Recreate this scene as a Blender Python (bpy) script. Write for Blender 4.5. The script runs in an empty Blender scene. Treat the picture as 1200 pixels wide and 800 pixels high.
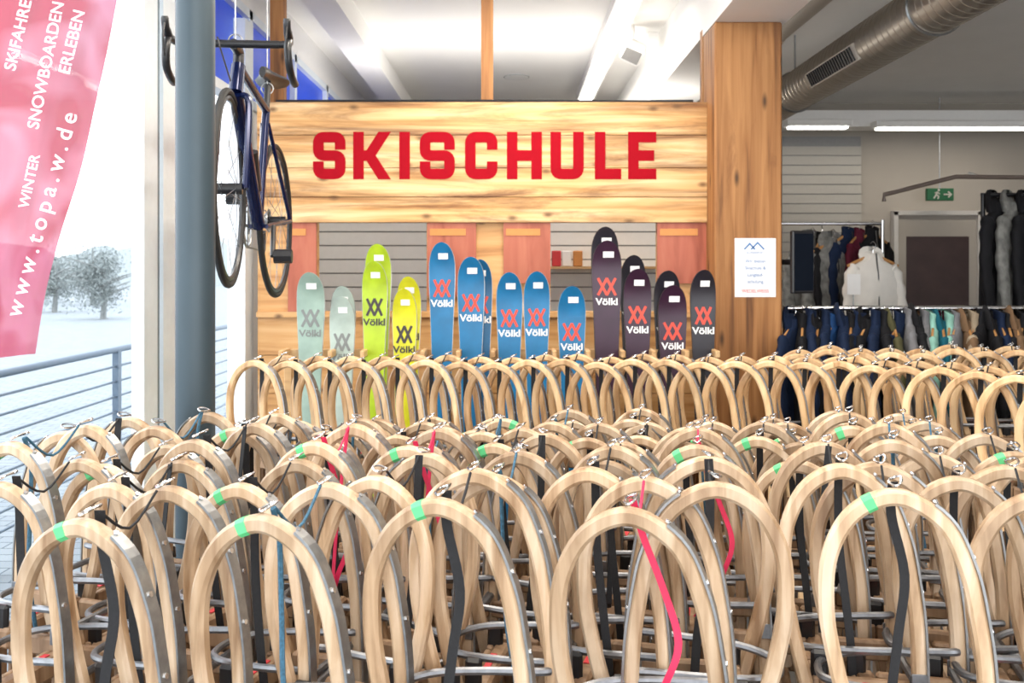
import bpy, bmesh, math, random
from mathutils import Vector, Matrix
random.seed(7)
col = bpy.context.scene.collection
R = math.radians
F = 1100.0; ZC = 1.55; HY = 312.0
def X_(px, D): return (px-600.0)/F*D
def Z_(py, D): return ZC+(HY-py)/F*D
def P(px, py, D): return Vector((X_(px, D), D, Z_(py, D)))

# ---------------------------------------------------------------- materials
def new_mat(name):
    m = bpy.data.materials.new(name); m.use_nodes = True
    nt = m.node_tree; b = nt.nodes['Principled BSDF']
    return m, nt, b
def plain(name, c, rough=.5, metal=0., noise=0.06, nscale=30., emis=None, estr=0., bump=0., spec=None):
    m, nt, b = new_mat(name)
    tc = nt.nodes.new('ShaderNodeTexCoord'); n = nt.nodes.new('ShaderNodeTexNoise')
    n.inputs['Scale'].default_value = nscale; n.inputs['Detail'].default_value = 4
    nt.links.new(tc.outputs['Object'], n.inputs['Vector'])
    mx = nt.nodes.new('ShaderNodeMix'); mx.data_type = 'RGBA'
    mx.inputs[6].default_value = (*[max(0, v*(1-noise*2)) for v in c], 1)
    mx.inputs[7].default_value = (*[min(1, v*(1+noise*2)) for v in c], 1)
    nt.links.new(n.outputs['Fac'], mx.inputs[0]); nt.links.new(mx.outputs[2], b.inputs['Base Color'])
    b.inputs['Roughness'].default_value = rough; b.inputs['Metallic'].default_value = metal
    if spec is not None: b.inputs['Specular IOR Level'].default_value = spec
    if emis:
        b.inputs['Emission Color'].default_value = (*emis, 1); b.inputs['Emission Strength'].default_value = estr
    if bump:
        bp = nt.nodes.new('ShaderNodeBump'); bp.inputs['Strength'].default_value = bump; bp.inputs['Distance'].default_value = .01
        nt.links.new(n.outputs['Fac'], bp.inputs['Height']); nt.links.new(bp.outputs['Normal'], b.inputs['Normal'])
    return m
def wood(name, dark, mid, light, scale=(3, 3, 3), grain=(1, 12, 12), rough=.5, knots=False, rnd=.0, char=False, bump=.15, stain=0., seams=None, charrange=(.46, .66)):
    m, nt, b = new_mat(name); L = nt.links.new
    tc = nt.nodes.new('ShaderNodeTexCoord'); mp = nt.nodes.new('ShaderNodeMapping')
    mp.inputs['Scale'].default_value = [s*g for s, g in zip(scale, grain)]
    L(tc.outputs['Object'], mp.inputs['Vector'])
    oi = nt.nodes.new('ShaderNodeObjectInfo')
    n = nt.nodes.new('ShaderNodeTexNoise'); n.noise_dimensions = '4D'
    n.inputs['Scale'].default_value = 1; n.inputs['Detail'].default_value = 6; n.inputs['Distortion'].default_value = .6
    L(mp.outputs[0], n.inputs['Vector'])
    ml = nt.nodes.new('ShaderNodeMath'); ml.operation = 'MULTIPLY'; ml.inputs[1].default_value = 37
    L(oi.outputs['Random'], ml.inputs[0]); L(ml.outputs[0], n.inputs['W'])
    cr = nt.nodes.new('ShaderNodeValToRGB')
    e = cr.color_ramp.elements; e[0].position = .3; e[0].color = (*dark, 1); e[1].position = .7; e[1].color = (*light, 1)
    x = cr.color_ramp.elements.new(.47); x.color = (*mid, 1)
    L(n.outputs['Fac'], cr.inputs['Fac']); out = cr.outputs['Color']
    def mixc(fac, colr, prev, mode='MIX'):
        mx = nt.nodes.new('ShaderNodeMix'); mx.data_type = 'RGBA'; mx.blend_type = mode
        L(fac, mx.inputs[0]); L(prev, mx.inputs[6]); mx.inputs[7].default_value = (*colr, 1)
        return mx.outputs[2]
    if char:
        mp3 = nt.nodes.new('ShaderNodeMapping'); mp3.inputs['Scale'].default_value = char
        L(tc.outputs['Object'], mp3.inputs['Vector'])
        n3 = nt.nodes.new('ShaderNodeTexNoise'); n3.inputs['Scale'].default_value = 1; n3.inputs['Detail'].default_value = 9; n3.inputs['Distortion'].default_value = 1.4; n3.inputs['Roughness'].default_value = .66
        L(mp3.outputs[0], n3.inputs['Vector'])
        val = n3.outputs['Fac']
        if seams:
            sx = nt.nodes.new('ShaderNodeSeparateXYZ'); L(tc.outputs['Object'], sx.inputs[0])
            mz = nt.nodes.new('ShaderNodeMapRange'); mz.inputs[1].default_value = seams[0]; mz.inputs[2].default_value = seams[-1]; L(sx.outputs['Z'], mz.inputs[0])
            rp = nt.nodes.new('ShaderNodeValToRGB'); els = rp.color_ramp.elements
            tot_ = seams[-1]-seams[0]; pp = []
            for q, s_ in enumerate(seams):
                t_ = (s_-seams[0])/tot_; pp.append((t_, 1.))
                if q < len(seams)-1: 
                    u_ = (seams[q+1]-seams[0])/tot_; pp += [(t_+(u_-t_)*.35, 0.), (t_+(u_-t_)*.7, 0.)]
            els[0].position = 0; els[0].color = (1, 1, 1, 1); els[1].position = 1; els[1].color = (1, 1, 1, 1)
            for t_, v_ in pp[1:-1]: x2 = els.new(t_); x2.color = (v_, v_, v_, 1)
            L(mz.outputs[0], rp.inputs[0])
            ma = nt.nodes.new('ShaderNodeMath'); ma.operation = 'MULTIPLY_ADD'; ma.inputs[1].default_value = .07; L(rp.outputs[0], ma.inputs[0]); L(val, ma.inputs[2]); val = ma.outputs[0]
        mr = nt.nodes.new('ShaderNodeMapRange'); mr.inputs[1].default_value = charrange[0]; mr.inputs[2].default_value = charrange[1]
        mr.inputs[3].default_value = 0; mr.inputs[4].default_value = .9
        L(val, mr.inputs[0]); out = mixc(mr.outputs[0], (.15, .05, .013), out)
    if knots:
        mp2 = nt.nodes.new('ShaderNodeMapping'); mp2.inputs['Scale'].default_value = knots
        L(tc.outputs['Object'], mp2.inputs['Vector'])
        sx_ = nt.nodes.new('ShaderNodeSeparateXYZ'); L(mp2.outputs[0], sx_.inputs[0])
        ad = nt.nodes.new('ShaderNodeMath'); ad.operation = 'ADD'; L(sx_.outputs['X'], ad.inputs[0]); L(sx_.outputs['Y'], ad.inputs[1])
        cx_ = nt.nodes.new('ShaderNodeCombineXYZ'); L(ad.outputs[0], cx_.inputs['X']); L(sx_.outputs['Z'], cx_.inputs['Y'])
        v = nt.nodes.new('ShaderNodeTexVoronoi'); v.voronoi_dimensions = '2D'; v.inputs['Scale'].default_value = 1
        L(cx_.outputs[0], v.inputs['Vector'])
        mr = nt.nodes.new('ShaderNodeMapRange'); mr.inputs[1].default_value = .02; mr.inputs[2].default_value = .09
        mr.inputs[3].default_value = .85; mr.inputs[4].default_value = 0
        L(v.outputs['Distance'], mr.inputs[0]); out = mixc(mr.outputs[0], [c*.3 for c in dark], out)
    if stain:
        n4 = nt.nodes.new('ShaderNodeTexNoise'); n4.noise_dimensions = '4D'; n4.inputs['Scale'].default_value = 7; n4.inputs['Detail'].default_value = 5
        L(tc.outputs['Object'], n4.inputs['Vector']); L(ml.outputs[0], n4.inputs['W'])
        mr = nt.nodes.new('ShaderNodeMapRange'); mr.inputs[1].default_value = .5; mr.inputs[2].default_value = .75
        mr.inputs[3].default_value = 0; mr.inputs[4].default_value = stain
        L(n4.outputs['Fac'], mr.inputs[0]); out = mixc(mr.outputs[0], [c*.55 for c in dark], out)
    if rnd:
        hs = nt.nodes.new('ShaderNodeHueSaturation')
        mr = nt.nodes.new('ShaderNodeMapRange'); mr.inputs[3].default_value = 1-rnd; mr.inputs[4].default_value = 1+rnd
        L(oi.outputs['Random'], mr.inputs[0]); L(mr.outputs[0], hs.inputs['Value']); L(out, hs.inputs['Color']); out = hs.outputs[0]
    L(out, b.inputs['Base Color']); b.inputs['Roughness'].default_value = rough
    bp = nt.nodes.new('ShaderNodeBump'); bp.inputs['Strength'].default_value = bump; bp.inputs['Distance'].default_value = .004
    L(n.outputs['Fac'], bp.inputs['Height']); L(bp.outputs['Normal'], b.inputs['Normal'])
    return m
def glass_mat():
    m = bpy.data.materials.new('window glass'); m.use_nodes = True; nt = m.node_tree; nt.nodes.clear()
    o = nt.nodes.new('ShaderNodeOutputMaterial'); t = nt.nodes.new('ShaderNodeBsdfTransparent'); g = nt.nodes.new('ShaderNodeBsdfGlossy')
    g.inputs['Roughness'].default_value = .02; t.inputs['Color'].default_value = (.97, .99, 1, 1)
    mx = nt.nodes.new('ShaderNodeMixShader'); mx.inputs[0].default_value = .01
    nt.links.new(t.outputs[0], mx.inputs[1]); nt.links.new(g.outputs[0], mx.inputs[2]); nt.links.new(mx.outputs[0], o.inputs[0]); return m
def flag_mat():
    m = bpy.data.materials.new('flag cloth'); m.use_nodes = True; nt = m.node_tree; nt.nodes.clear(); L = nt.links.new
    o = nt.nodes.new('ShaderNodeOutputMaterial'); d = nt.nodes.new('ShaderNodeBsdfDiffuse'); t = nt.nodes.new('ShaderNodeBsdfTranslucent')
    tc = nt.nodes.new('ShaderNodeTexCoord'); n = nt.nodes.new('ShaderNodeTexNoise'); n.inputs['Scale'].default_value = 1.9; n.inputs['Distortion'].default_value = 1.
    cr = nt.nodes.new('ShaderNodeValToRGB'); cr.color_ramp.elements[0].color = (.34, .002, .035, 1); cr.color_ramp.elements[1].color = (.50, .16, .23, 1)
    cr.color_ramp.elements[0].position = .43; cr.color_ramp.elements[1].position = .60
    L(tc.outputs['Object'], n.inputs['Vector']); L(n.outputs['Fac'], cr.inputs[0])
    L(cr.outputs[0], d.inputs[0]); L(cr.outputs[0], t.inputs[0])
    mx = nt.nodes.new('ShaderNodeMixShader'); mx.inputs[0].default_value = .55
    tr = nt.nodes.new('ShaderNodeBsdfTransparent'); mx2 = nt.nodes.new('ShaderNodeMixShader'); mx2.inputs[0].default_value = .06
    L(d.outputs[0], mx.inputs[1]); L(t.outputs[0], mx.inputs[2]); L(mx.outputs[0], mx2.inputs[1]); L(tr.outputs[0], mx2.inputs[2]); L(mx2.outputs[0], o.inputs[0]); return m

M = {}
SEAMS = [1.79, 1.93, 2.09, 2.27, 2.452]
M['ash'] = wood('pale ash', (.235, .13, .062), (.47, .32, .195), (.68, .53, .385), (3, 3, 3), (10, 10, 1.3), .38, rnd=.18, stain=.5)
M['beech'] = wood('honey beech', (.36, .19, .075), (.62, .39, .20), (.80, .58, .34), (3, 3, 3), (9, 9, 1.3), .38, rnd=.16, stain=.38)
M['slat'] = wood('seat slat wood', (.18, .10, .05), (.29, .175, .10), (.40, .265, .16), (3, 3, 3), (12, 12, 1), .5, rnd=.1)
M['pine'] = wood('torched pine', (.50, .235, .07), (.72, .42, .165), (.88, .62, .34), (1, 1, 1), (1.3, 10, 26), .55, knots=(2.4, 1, 4.5), char=(.8, 2, 8), seams=SEAMS, charrange=(.46, .70), bump=.3)
M['pine2'] = wood('partition pine', (.40, .17, .05), (.64, .34, .12), (.76, .48, .22), (1, 1, 1), (1.6, 10, 22), .5, knots=(2.8, 1, 5))
M['post'] = wood('pillar wood', (.12, .045, .012), (.31, .13, .038), (.45, .215, .075), (1, 1, 1), (26, 26, 1.3), .65, knots=(5, 5, 1.6), char=(9, 9, .9), charrange=(.54, .76), bump=.5)
M['rack'] = wood('rack wood', (.4, .22, .09), (.6, .36, .16), (.7, .48, .25), (1, 1, 1), (2, 12, 12), .5)
M['steel'] = plain('steel', (.33, .335, .34), .36, .9, .2, 50)
M['galv'] = plain('galvanised', (.22, .225, .24), .38, .85, .2, 60)
M['chrome'] = plain('chrome', (.65, .65, .66), .18, 1, .03)
M['pole'] = plain('painted pole', (.042, .064, .080), .45, .2, .05, 8)
M['black'] = plain('black webbing', (.010, .010, .012), .75, 0, .3, 200)
M['blackp'] = plain('black plastic', (.012, .012, .014), .35)
M['rubber'] = plain('rubber', (.015, .015, .015), .7)
M['redcord'] = plain('red ribbon', (.60, .012, .07), .6)
M['bluecord'] = plain('blue cord', (.03, .10, .16), .7, 0, .6, 220)
M['green'] = plain('green tape', (.10, .52, .20), .5)
M['white'] = plain('white paint', (.84, .83, .81), .6, 0, .02)
M['ceil'] = plain('ceiling white', (.92, .91, .89), .8, 0, .02, 3)
M['cream'] = plain('warm wall', (.38, .345, .30), .8, 0, .03, 3)
M['slatw'] = plain('slatwall', (.86, .86, .84), .5, 0, .02)
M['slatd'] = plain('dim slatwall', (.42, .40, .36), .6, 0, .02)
M['trimg'] = plain('door trim', (.55, .53, .50), .6, 0, .02)
M['groove'] = plain('groove', (.25, .25, .25), .6)
M['frame'] = plain('window frame', (.72, .79, .84), .4, .1, .03)
M['frame2'] = plain('dark window frame', (.16, .22, .27), .4, .2, .03)
M['blue'] = plain('blue pane', (.01, .05, .45), .3, 0, .1, 3, emis=(.01, .08, .8), estr=.25)
M['red'] = plain('sign red', (.36, .003, .012), .85, 0, .04, spec=.15)
M['panelred'] = wood('red stained board', (.30, .07, .035), (.42, .11, .06), (.5, .16, .09), (1, 1, 1), (14, 14, 2), .5)
M['panelor'] = plain('orange strip', (.6, .25, .06), .5)
M['floor'] = plain('shop floor', (.08, .075, .07), .5, 0, .1, 5)
M['lamp'] = plain('lamp diffuser', (1, 1, 1), .5, emis=(1, .97, .9), estr=6)
M['paper'] = plain('paper', (.88, .88, .88), .7, 0, .01)
M['ink'] = plain('blue ink', (.07, .20, .46), .6)
M['redink'] = plain('red ink', (.6, .04, .05), .6)
M['exit'] = plain('exit green', (.006, .08, .03), .5)
M['duct'] = plain('duct metal', (.40, .355, .30), .32, .85, .08, 20)
M['ductp'] = plain('painted duct', (.56, .51, .44), .5, .1, .04)
M['doorin'] = plain('dark door', (.045, .025, .025), .4, 0, .2, 6)
M['frameblue'] = plain('bicycle navy', (.004, .009, .048), .2, .3)
M['glass'] = glass_mat(); M['flag'] = flag_mat()
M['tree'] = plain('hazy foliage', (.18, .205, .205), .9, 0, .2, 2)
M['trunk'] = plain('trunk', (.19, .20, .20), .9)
M['rail'] = plain('railing', (.10, .14, .19), .5, .3)
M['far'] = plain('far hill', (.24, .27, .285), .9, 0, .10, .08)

def pave():
    m, nt, b = new_mat('outdoor paving'); L = nt.links.new
    tc = nt.nodes.new('ShaderNodeTexCoord'); br = nt.nodes.new('ShaderNodeTexBrick')
    br.inputs['Scale'].default_value = 2.2; br.inputs['Color1'].default_value = (.20, .225, .25, 1); br.inputs['Color2'].default_value = (.23, .255, .28, 1)
    br.inputs['Mortar'].default_value = (.06, .08, .10, 1); br.inputs['Mortar Size'].default_value = .010; br.inputs['Brick Width'].default_value = .5; br.inputs['Row Height'].default_value = .25
    L(tc.outputs['Object'], br.inputs['Vector']); L(br.outputs[0], b.inputs['Base Color']); b.inputs['Roughness'].default_value = .9; b.inputs['Specular IOR Level'].default_value = .15; return m
M['pave'] = pave()

# ---------------------------------------------------------------- geometry helpers
def catmull(pts, n=6, closed=False):
    pts = [Vector(p) for p in pts]; out = []; N = len(pts)
    rng = range(N if closed else N-1)
    for i in rng:
        g = (lambda k: pts[k % N]) if closed else (lambda k: pts[max(0, min(N-1, k))])
        p0, p1, p2, p3 = g(i-1), g(i), g(i+1), g(i+2)
        for j in range(n):
            t = j/n
            out.append(.5*((2*p1)+(p2-p0)*t+(2*p0-5*p1+4*p2-p3)*t*t+(3*p1-p0-3*p2+p3)*t**3))
    if not closed: out.append(pts[-1])
    return out
class MB:
    def __init__(s): s.v = []; s.f = []
    def add(s, vs, fs):
        o = len(s.v); s.v += [tuple(v) for v in vs]; s.f += [tuple(i+o for i in f) for f in fs]; return s
    def box(s, c, d, rot=None, bev=0.):
        hx, hy, hz = d[0]/2, d[1]/2, d[2]/2
        b = min(bev, hx*.9, hy*.9, hz*.9)
        if b <= 0:
            vs = [Vector((x*hx, y*hy, z*hz)) for z in (-1, 1) for y in (-1, 1) for x in (-1, 1)]
            fs = [(0, 2, 3, 1), (4, 5, 7, 6), (0, 1, 5, 4), (2, 6, 7, 3), (0, 4, 6, 2), (1, 3, 7, 5)]
        else:
            def oct_(ix, iy):
                return [(hx-ix, -hy+b), (hx-ix, hy-b), (hx-b, hy-iy), (-hx+b, hy-iy), (-hx+ix, hy-b), (-hx+ix, -hy+b), (-hx+b, -hy+iy), (hx-b, -hy+iy)]
            vs = []
            for z, i in ((-hz, b), (-hz+b, 0), (hz-b, 0), (hz, b)):
                k = i*.98
                vs += [Vector((x, y, z)) for x, y in oct_(k, k)]
            fs = [tuple(reversed(range(8))), tuple(range(24, 32))]
            for r in range(3):
                for q in range(8):
                    a = r*8+q; bq = r*8+(q+1) % 8
                    fs.append((a, bq, bq+8, a+8))
        if rot: vs = [rot @ v for v in vs]
        c = Vector(c); return s.add([v+c for v in vs], fs)
    def sweep(s, path, b, w, t, ch=.25, closed=False, off=0.):
        path = [Vector(p) for p in path]; b = Vector(b).normalized(); N = len(path)
        c = min(w, t)*ch; hw, ht = w/2, t/2
        sec = [(hw, -ht+c), (hw, ht-c), (hw-c, ht), (-hw+c, ht), (-hw, ht-c), (-hw, -ht+c), (-hw+c, -ht), (hw-c, -ht)] if ch > 0 else [(hw, -ht), (hw, ht), (-hw, ht), (-hw, -ht)]
        K = len(sec); vs = []
        for i, p in enumerate(path):
            if closed: tg = path[(i+1) % N]-path[i-1]
            else: tg = path[min(N-1, i+1)]-path[max(0, i-1)]
            tg.normalize(); n = b.cross(tg).normalized()
            for a, q in sec: vs.append(p+b*a+n*(q+off))
        fs = []
        for i in range(N if closed else N-1):
            for k in range(K):
                a = i*K+k; a2 = i*K+(k+1) % K; j = ((i+1) % N)*K
                fs.append((a, a2, j+(k+1) % K, j+k))
        if not closed: fs += [tuple(range(K)), tuple(reversed(range((N-1)*K, N*K)))]
        return s.add(vs, fs)
    def tube(s, path, r, n=8, closed=False):
        path = [Vector(p) for p in path]; N = len(path)
        rr = r if isinstance(r, (list, tuple)) else [r]*N
        def tan(i):
            t = (path[(i+1) % N]-path[i-1]) if closed else (path[min(N-1, i+1)]-path[max(0, i-1)])
            return t.normalized() if t.length > 1e-9 else Vector((0, 0, 1))
        t0 = tan(0); nrm = t0.orthogonal().normalized(); vs = []
        for i, p in enumerate(path):
            t = tan(i); nrm = (nrm-t*nrm.dot(t)); nrm = nrm.normalized() if nrm.length > 1e-6 else t.orthogonal().normalized()
            bn = t.cross(nrm)
            for k in range(n):
                a = 2*math.pi*k/n; vs.append(p+(nrm*math.cos(a)+bn*math.sin(a))*rr[i])
        fs = []
        for i in range(N if closed else N-1):
            j = (i+1) % N
            for k in range(n): fs.append((i*n+k, i*n+(k+1) % n, j*n+(k+1) % n, j*n+k))
        if not closed: fs += [tuple(reversed(range(n))), tuple(range((N-1)*n, N*n))]
        return s.add(vs, fs)
    def disc_cyl(s, c, ax, r, h, n=24):
        ax = Vector(ax).normalized(); c = Vector(c); return s.tube([c-ax*h/2, c+ax*h/2], r, n)
    def ring(s, c, ax, R_, r, n=32, m=8):
        ax = Vector(ax).normalized(); u = ax.orthogonal().normalized(); w = ax.cross(u); c = Vector(c)
        return s.tube([c+(u*math.cos(2*math.pi*i/n)+w*math.sin(2*math.pi*i/n))*R_ for i in range(n)], r, m, True)
    def build(s, name, mat, parent=None, smooth=False, label=None):
        me = bpy.data.meshes.new(name); me.from_pydata(s.v, [], s.f); me.validate(); me.materials.append(mat)
        bm = bmesh.new(); bm.from_mesh(me); bmesh.ops.recalc_face_normals(bm, faces=bm.faces); bm.to_mesh(me); bm.free()
        if smooth:
            for p in me.polygons: p.use_smooth = True
            try: me.set_sharp_from_angle(angle=R(40))
            except Exception: pass
        o = bpy.data.objects.new(name, me); col.objects.link(o)
        if parent: o.parent = parent
        if label: o['label'] = label
        return o
def tag(o, label=None, cat=None, group=None, kind=None):
    if label: o['label'] = label
    if cat: o['category'] = cat
    if group: o['group'] = group
    if kind: o['kind'] = kind
    return o
def empty(name, loc=(0, 0, 0), rz=0): 
    o = bpy.data.objects.new(name, None); col.objects.link(o); o.location = loc; o.rotation_euler = (0, 0, rz); o.empty_display_size = .1; return o
def copy_tree(o, parent=None):
    c = o.copy(); col.objects.link(c)
    if parent: c.parent = parent
    for ch in list(o.children): copy_tree(ch, c)
    return c
def text(name, s, size, mat, parent=None, loc=(0, 0, 0), rot=(R(90), 0, 0), bold=0., align='CENTER', ext=.0008, sp=1., sx=1.):
    cu = bpy.data.curves.new(name, 'FONT'); cu.body = s; cu.size = size; cu.extrude = ext; cu.offset = bold; cu.align_x = align; cu.align_y = 'CENTER'; cu.space_character = sp
    to = bpy.data.objects.new('tmp', cu); col.objects.link(to)
    bpy.context.view_layer.update()
    me = bpy.data.meshes.new_from_object(to.evaluated_get(bpy.context.evaluated_depsgraph_get()))
    bpy.data.objects.remove(to); me.name = name
    me.materials.clear(); me.materials.append(mat)
    if sx != 1:
        for v in me.vertices: v.co.x *= sx
    o = bpy.data.objects.new(name, me); col.objects.link(o); o.location = loc; o.rotation_euler = rot
    if parent: o.parent = parent
    return o
def struct(name, mb, mat, parent=None):
    o = mb.build(name, mat, parent)
    if not parent: o['kind'] = 'structure'
    return o
def span(x0, x1, y0, y1, z0, z1, mb=None, bev=0):
    mb = mb or MB(); return mb.box(((x0+x1)/2, (y0+y1)/2, (z0+z1)/2), (x1-x0, y1-y0, z1-z0), bev=bev)

# ---------------------------------------------------------------- setting
CH = 3.25; WX = -1.5; BY = 9.8
struct('floor', span(WX, 6, -3, BY, -.1, 0), M['floor'])
struct('ceiling', span(WX-.3, 6, -3, BY, CH, CH+.12), M['ceil'])
struct('wall_back', span(WX, 6, BY, BY+.15, 0, CH), M['cream'])
struct('wall_right', span(6, 6.15, -3, BY, 0, CH), M['cream'])
struct('trim_1', span(1.07, 1.45, 2.5, BY, 2.84, CH), M['ceil'])
struct('trim_2', span(-1.22, -1.02, 2.5, BY, CH-.16, CH), M['ceil'])
struct('trim_3', span(1.45, 6, 9.2, 9.5, 2.92, 3.08), M['white'])
struct('wall_left', span(WX-.1, WX, 5.28, BY, 0, 2.45), M['white'])
# window wall
w = empty('window_1'); w['kind'] = 'structure'
fr = MB()
for y0, y1 in ((-3, -2.85), (-.9, -.8), (1.1, 1.2)): span(WX-.06, WX+.04, y0, y1, 0, CH, fr)
span(WX-.06, WX+.04, -3, 5.28, 0, .1, fr); span(WX-.06, WX+.04, -3, 4.2, CH-.12, CH, fr)
fr.build('window_frame', M['frame2'], w)
a = MB(); span(WX, WX+.05, 3.70, 3.84, 0, CH, a); a.build('mullion', M['frame'], w)
a = MB(); span(WX-.01, WX+.035, 3.86, 3.90, 0, CH, a); a.build('mullion_seal', M['frame2'], w)
a = MB(); span(WX-.02, WX+.04, 3.93, 4.08, 0, CH, a); a.build('mullion', M['frame'], w)
a = MB(); span(WX-.03, WX+.05, 5.10, 5.26, 0, 2.9, a); a.build('mullion', M['frame'], w)
a = MB(); span(WX-.012, WX-.004, -3, 5.28, .1, CH-.1, a); a.build('glass_pane', M['glass'], w)
t_ = empty('window_2'); t_['kind'] = 'structure'
a = MB(); span(WX-.03, WX-.015, 4.2, BY, 2.5, 2.95, a); a.build('blue_pane', M['blue'], t_)
a = MB(); span(WX-.06, WX+.02, 4.2, BY, 2.45, 2.5, a); span(WX-.06, WX+.02, 4.2, BY, 2.95, 3.0, a)
for y in (5.3, 6.4, 7.5, 8.6): span(WX-.06, WX+.02, y, y+.06, 2.45, 3.0, a)
a.build('window_frame', M['frame'], t_)
a = MB(); span(WX-.1, WX, 4.2, BY, 3.0, CH, a); struct('trim_4', a, M['white'])

# outside
struct('ground', span(-80, WX-.1, -6, 100, -.12, -.02), M['pave'])
def cloudtree(x, y, h, r, label):
    t = empty('bare_tree', (x, y, -.05)); tag(t, label, 'tree', 'hazy trees beyond the terrace')
    b = MB(); b.tube([(0, 0, 0), (.05, 0, h*.4), (0, .05, h*.9)], [.10, .07, .03], 8)
    for k in range(12):
        a = random.uniform(0, 6.28); z = random.uniform(.3, .75)*h
        b.tube([(0, 0, z), (math.cos(a)*r*.4, math.sin(a)*r*.4, z+h*.1), (math.cos(a)*r*.8, math.sin(a)*r*.8, z+h*.17)], [.05, .03, .015], 5)
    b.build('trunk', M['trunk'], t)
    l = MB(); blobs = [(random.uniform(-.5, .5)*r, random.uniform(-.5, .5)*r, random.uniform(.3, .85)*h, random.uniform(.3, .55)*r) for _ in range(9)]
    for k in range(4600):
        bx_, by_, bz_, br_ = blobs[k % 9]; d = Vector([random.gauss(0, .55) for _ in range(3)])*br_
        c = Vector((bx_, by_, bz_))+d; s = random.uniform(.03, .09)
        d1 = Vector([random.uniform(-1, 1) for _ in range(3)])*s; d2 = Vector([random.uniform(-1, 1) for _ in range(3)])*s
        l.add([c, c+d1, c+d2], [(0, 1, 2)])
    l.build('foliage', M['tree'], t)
cloudtree(-12.2, 28, 2.0, 1.0, 'larger hazy rounded tree outside the window, nearest to the mullion')
cloudtree(-15.6, 32, 1.8, 1.2, 'small low hazy tree beside the banner edge outside')
cloudtree(-17.0, 38, 2.6, 1.4, 'tallest hazy tree between two lower ones outside')
cloudtree(-20.6, 41, 2.3, 1.5, 'hazy tree at the left of the outdoor group, behind the banner')
rv = MB(); n = 60; vs = []; fs = []
for i in range(n+1):
    x = -80+i*68/n; h = 3.2+1.1*math.sin(i*.31)+.5*math.sin(i*.83+1)+.25*math.sin(i*2.1)
    vs += [(x, 78, -.05), (x, 80, h), (x, 90, h*.9), (x, 92, -.05)]
for i in range(n):
    for k in range(3): fs.append((i*4+k, i*4+k+1, i*4+k+5, i*4+k+4))
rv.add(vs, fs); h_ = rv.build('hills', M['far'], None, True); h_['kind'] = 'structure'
r_ = empty('railing', (0, 0, 0)); tag(r_, 'grey metal railing with horizontal bars on the terrace outside the window', 'railing')
for y in (3.2, 4.7, 6.2, 7.7, 9.2): 
    a = MB(); span(-2.64, -2.6, y, y+.05, -.02, 1.0, a); a.build('post', M['rail'], r_)
a = MB(); a.tube([(-2.62, 2.5, 1.0), (-2.62, 10, 1.0)], .022, 10); a.build('handrail', M['rail'], r_, True)
for z in (.89, .79, .69, .59, .49, .39, .29, .19):
    a = MB(); a.tube([(-2.62, 2.5, z), (-2.62, 10, z)], .008, 6); a.build('bar', M['rail'], r_)
# flag
fl = empty('banner_flag', (X_(-75, 4.2), 4.2, 0)); tag(fl, 'red and pink feather flag with white slogan hanging outside the window', 'flag')
ox = fl.location.x
edge = [(150, -60), (140, 0), (128, 60), (110, 130), (92, 200), (70, 270), (54, 340), (44, 414)]
pts = catmull([(X_(x, 4.2)-ox, 0, Z_(y, 4.2)) for x, y in edge], 4)
vs, fs = [], []
for i, p in enumerate(pts):
    for k in range(17):
        q = k/16; x = p.x*q; z = p.z - (1-q)*(.05 if i == len(pts)-1 else .04)
        vs.append((x, .022*math.sin(q*16+i*.25), z))
for i in range(len(pts)-1):
    for k in range(16): a0 = i*17+k; fs.append((a0, a0+1, a0+18, a0+17))
MB().add(vs, fs).build('cloth', M['flag'], fl, True)
a = MB(); a.tube([(0, .02, -.02), (0, .02, 3.3)], .014, 8); a.build('flagpole', M['chrome'], fl, True)
def ftext(s, px, py, px2, py2, size, sp=1.):
    ang = math.atan2(py-py2, px2-px)
    text('lettering', s, size, M['paper'], fl, (X_(px, 4.2)-ox, -.03, Z_(py, 4.2)), (R(90), -ang, 0), .0004, 'LEFT', sp=sp)
ftext('www.topa.w.de', 20, 370, 110, 50, .104, 1.45); ftext('ERLEBEN', 79, 88, 101, 0, .074)
ftext('WINTER', 32, 244, 44, 190, .064); ftext('SNOWBOARDEN', 43, 152, 78, -20, .074); ftext('SKIFAHREN', 16, 84, 36, 0, .074)

# grey steel column
c = empty('steel_column', (X_(229, 2.6), 2.6, 0)); tag(c, 'round blue grey steel column in front of the window beside the hanging bicycle', 'column')
a = MB(); a.tube([(0, 0, 0.02), (0, 0, CH)], .053, 32); a.build('shaft', M['pole'], c, True)
a = MB(); a.tube([(0, 0, 0), (0, 0, .02)], .1, 32); a.build('base_plate', M['pole'], c, True)

# ---------------------------------------------------------------- wooden partition and sign
WY = 5.2
pw = empty('wall_middle'); pw['kind'] = 'structure'
a = MB(); z1 = 1.80; zo = 1.27
for p0, p1 in ((302, 372), (500, 645), (770, 845)):
    span(X_(p0, WY), X_(p1, WY), WY, WY+.05, zo, z1, a)
for k in range(6): span(X_(302, WY), X_(845, WY), WY, WY+.05, .0+k*zo/6+.002, (k+1)*zo/6-.002, a)
a.build('boards', M['pine2'], pw)
a = MB(); span(X_(302, WY), X_(845, WY), WY-.03, WY+.08, zo, zo+.03, a); a.build('sill', M['pine2'], pw)
sb = empty('sign_board', (0, WY, 0)); tag(sb, 'wide torched pine board sign with large red lettering above the skis', 'sign')
a = MB(); zs = SEAMS
for k in range(4): span(X_(304, WY), X_(843, WY), -.05-(k % 2)*.001, -.005, zs[k]+.0012, zs[k+1]-.0012, a, bev=.0015)
a.build('planks', M['pine'], sb)
span(X_(306, WY), X_(839, WY), -.005, 0, zs[0], zs[-1]).build('backing', M['blackp'], sb)
H = .26; ST = .058
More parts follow.
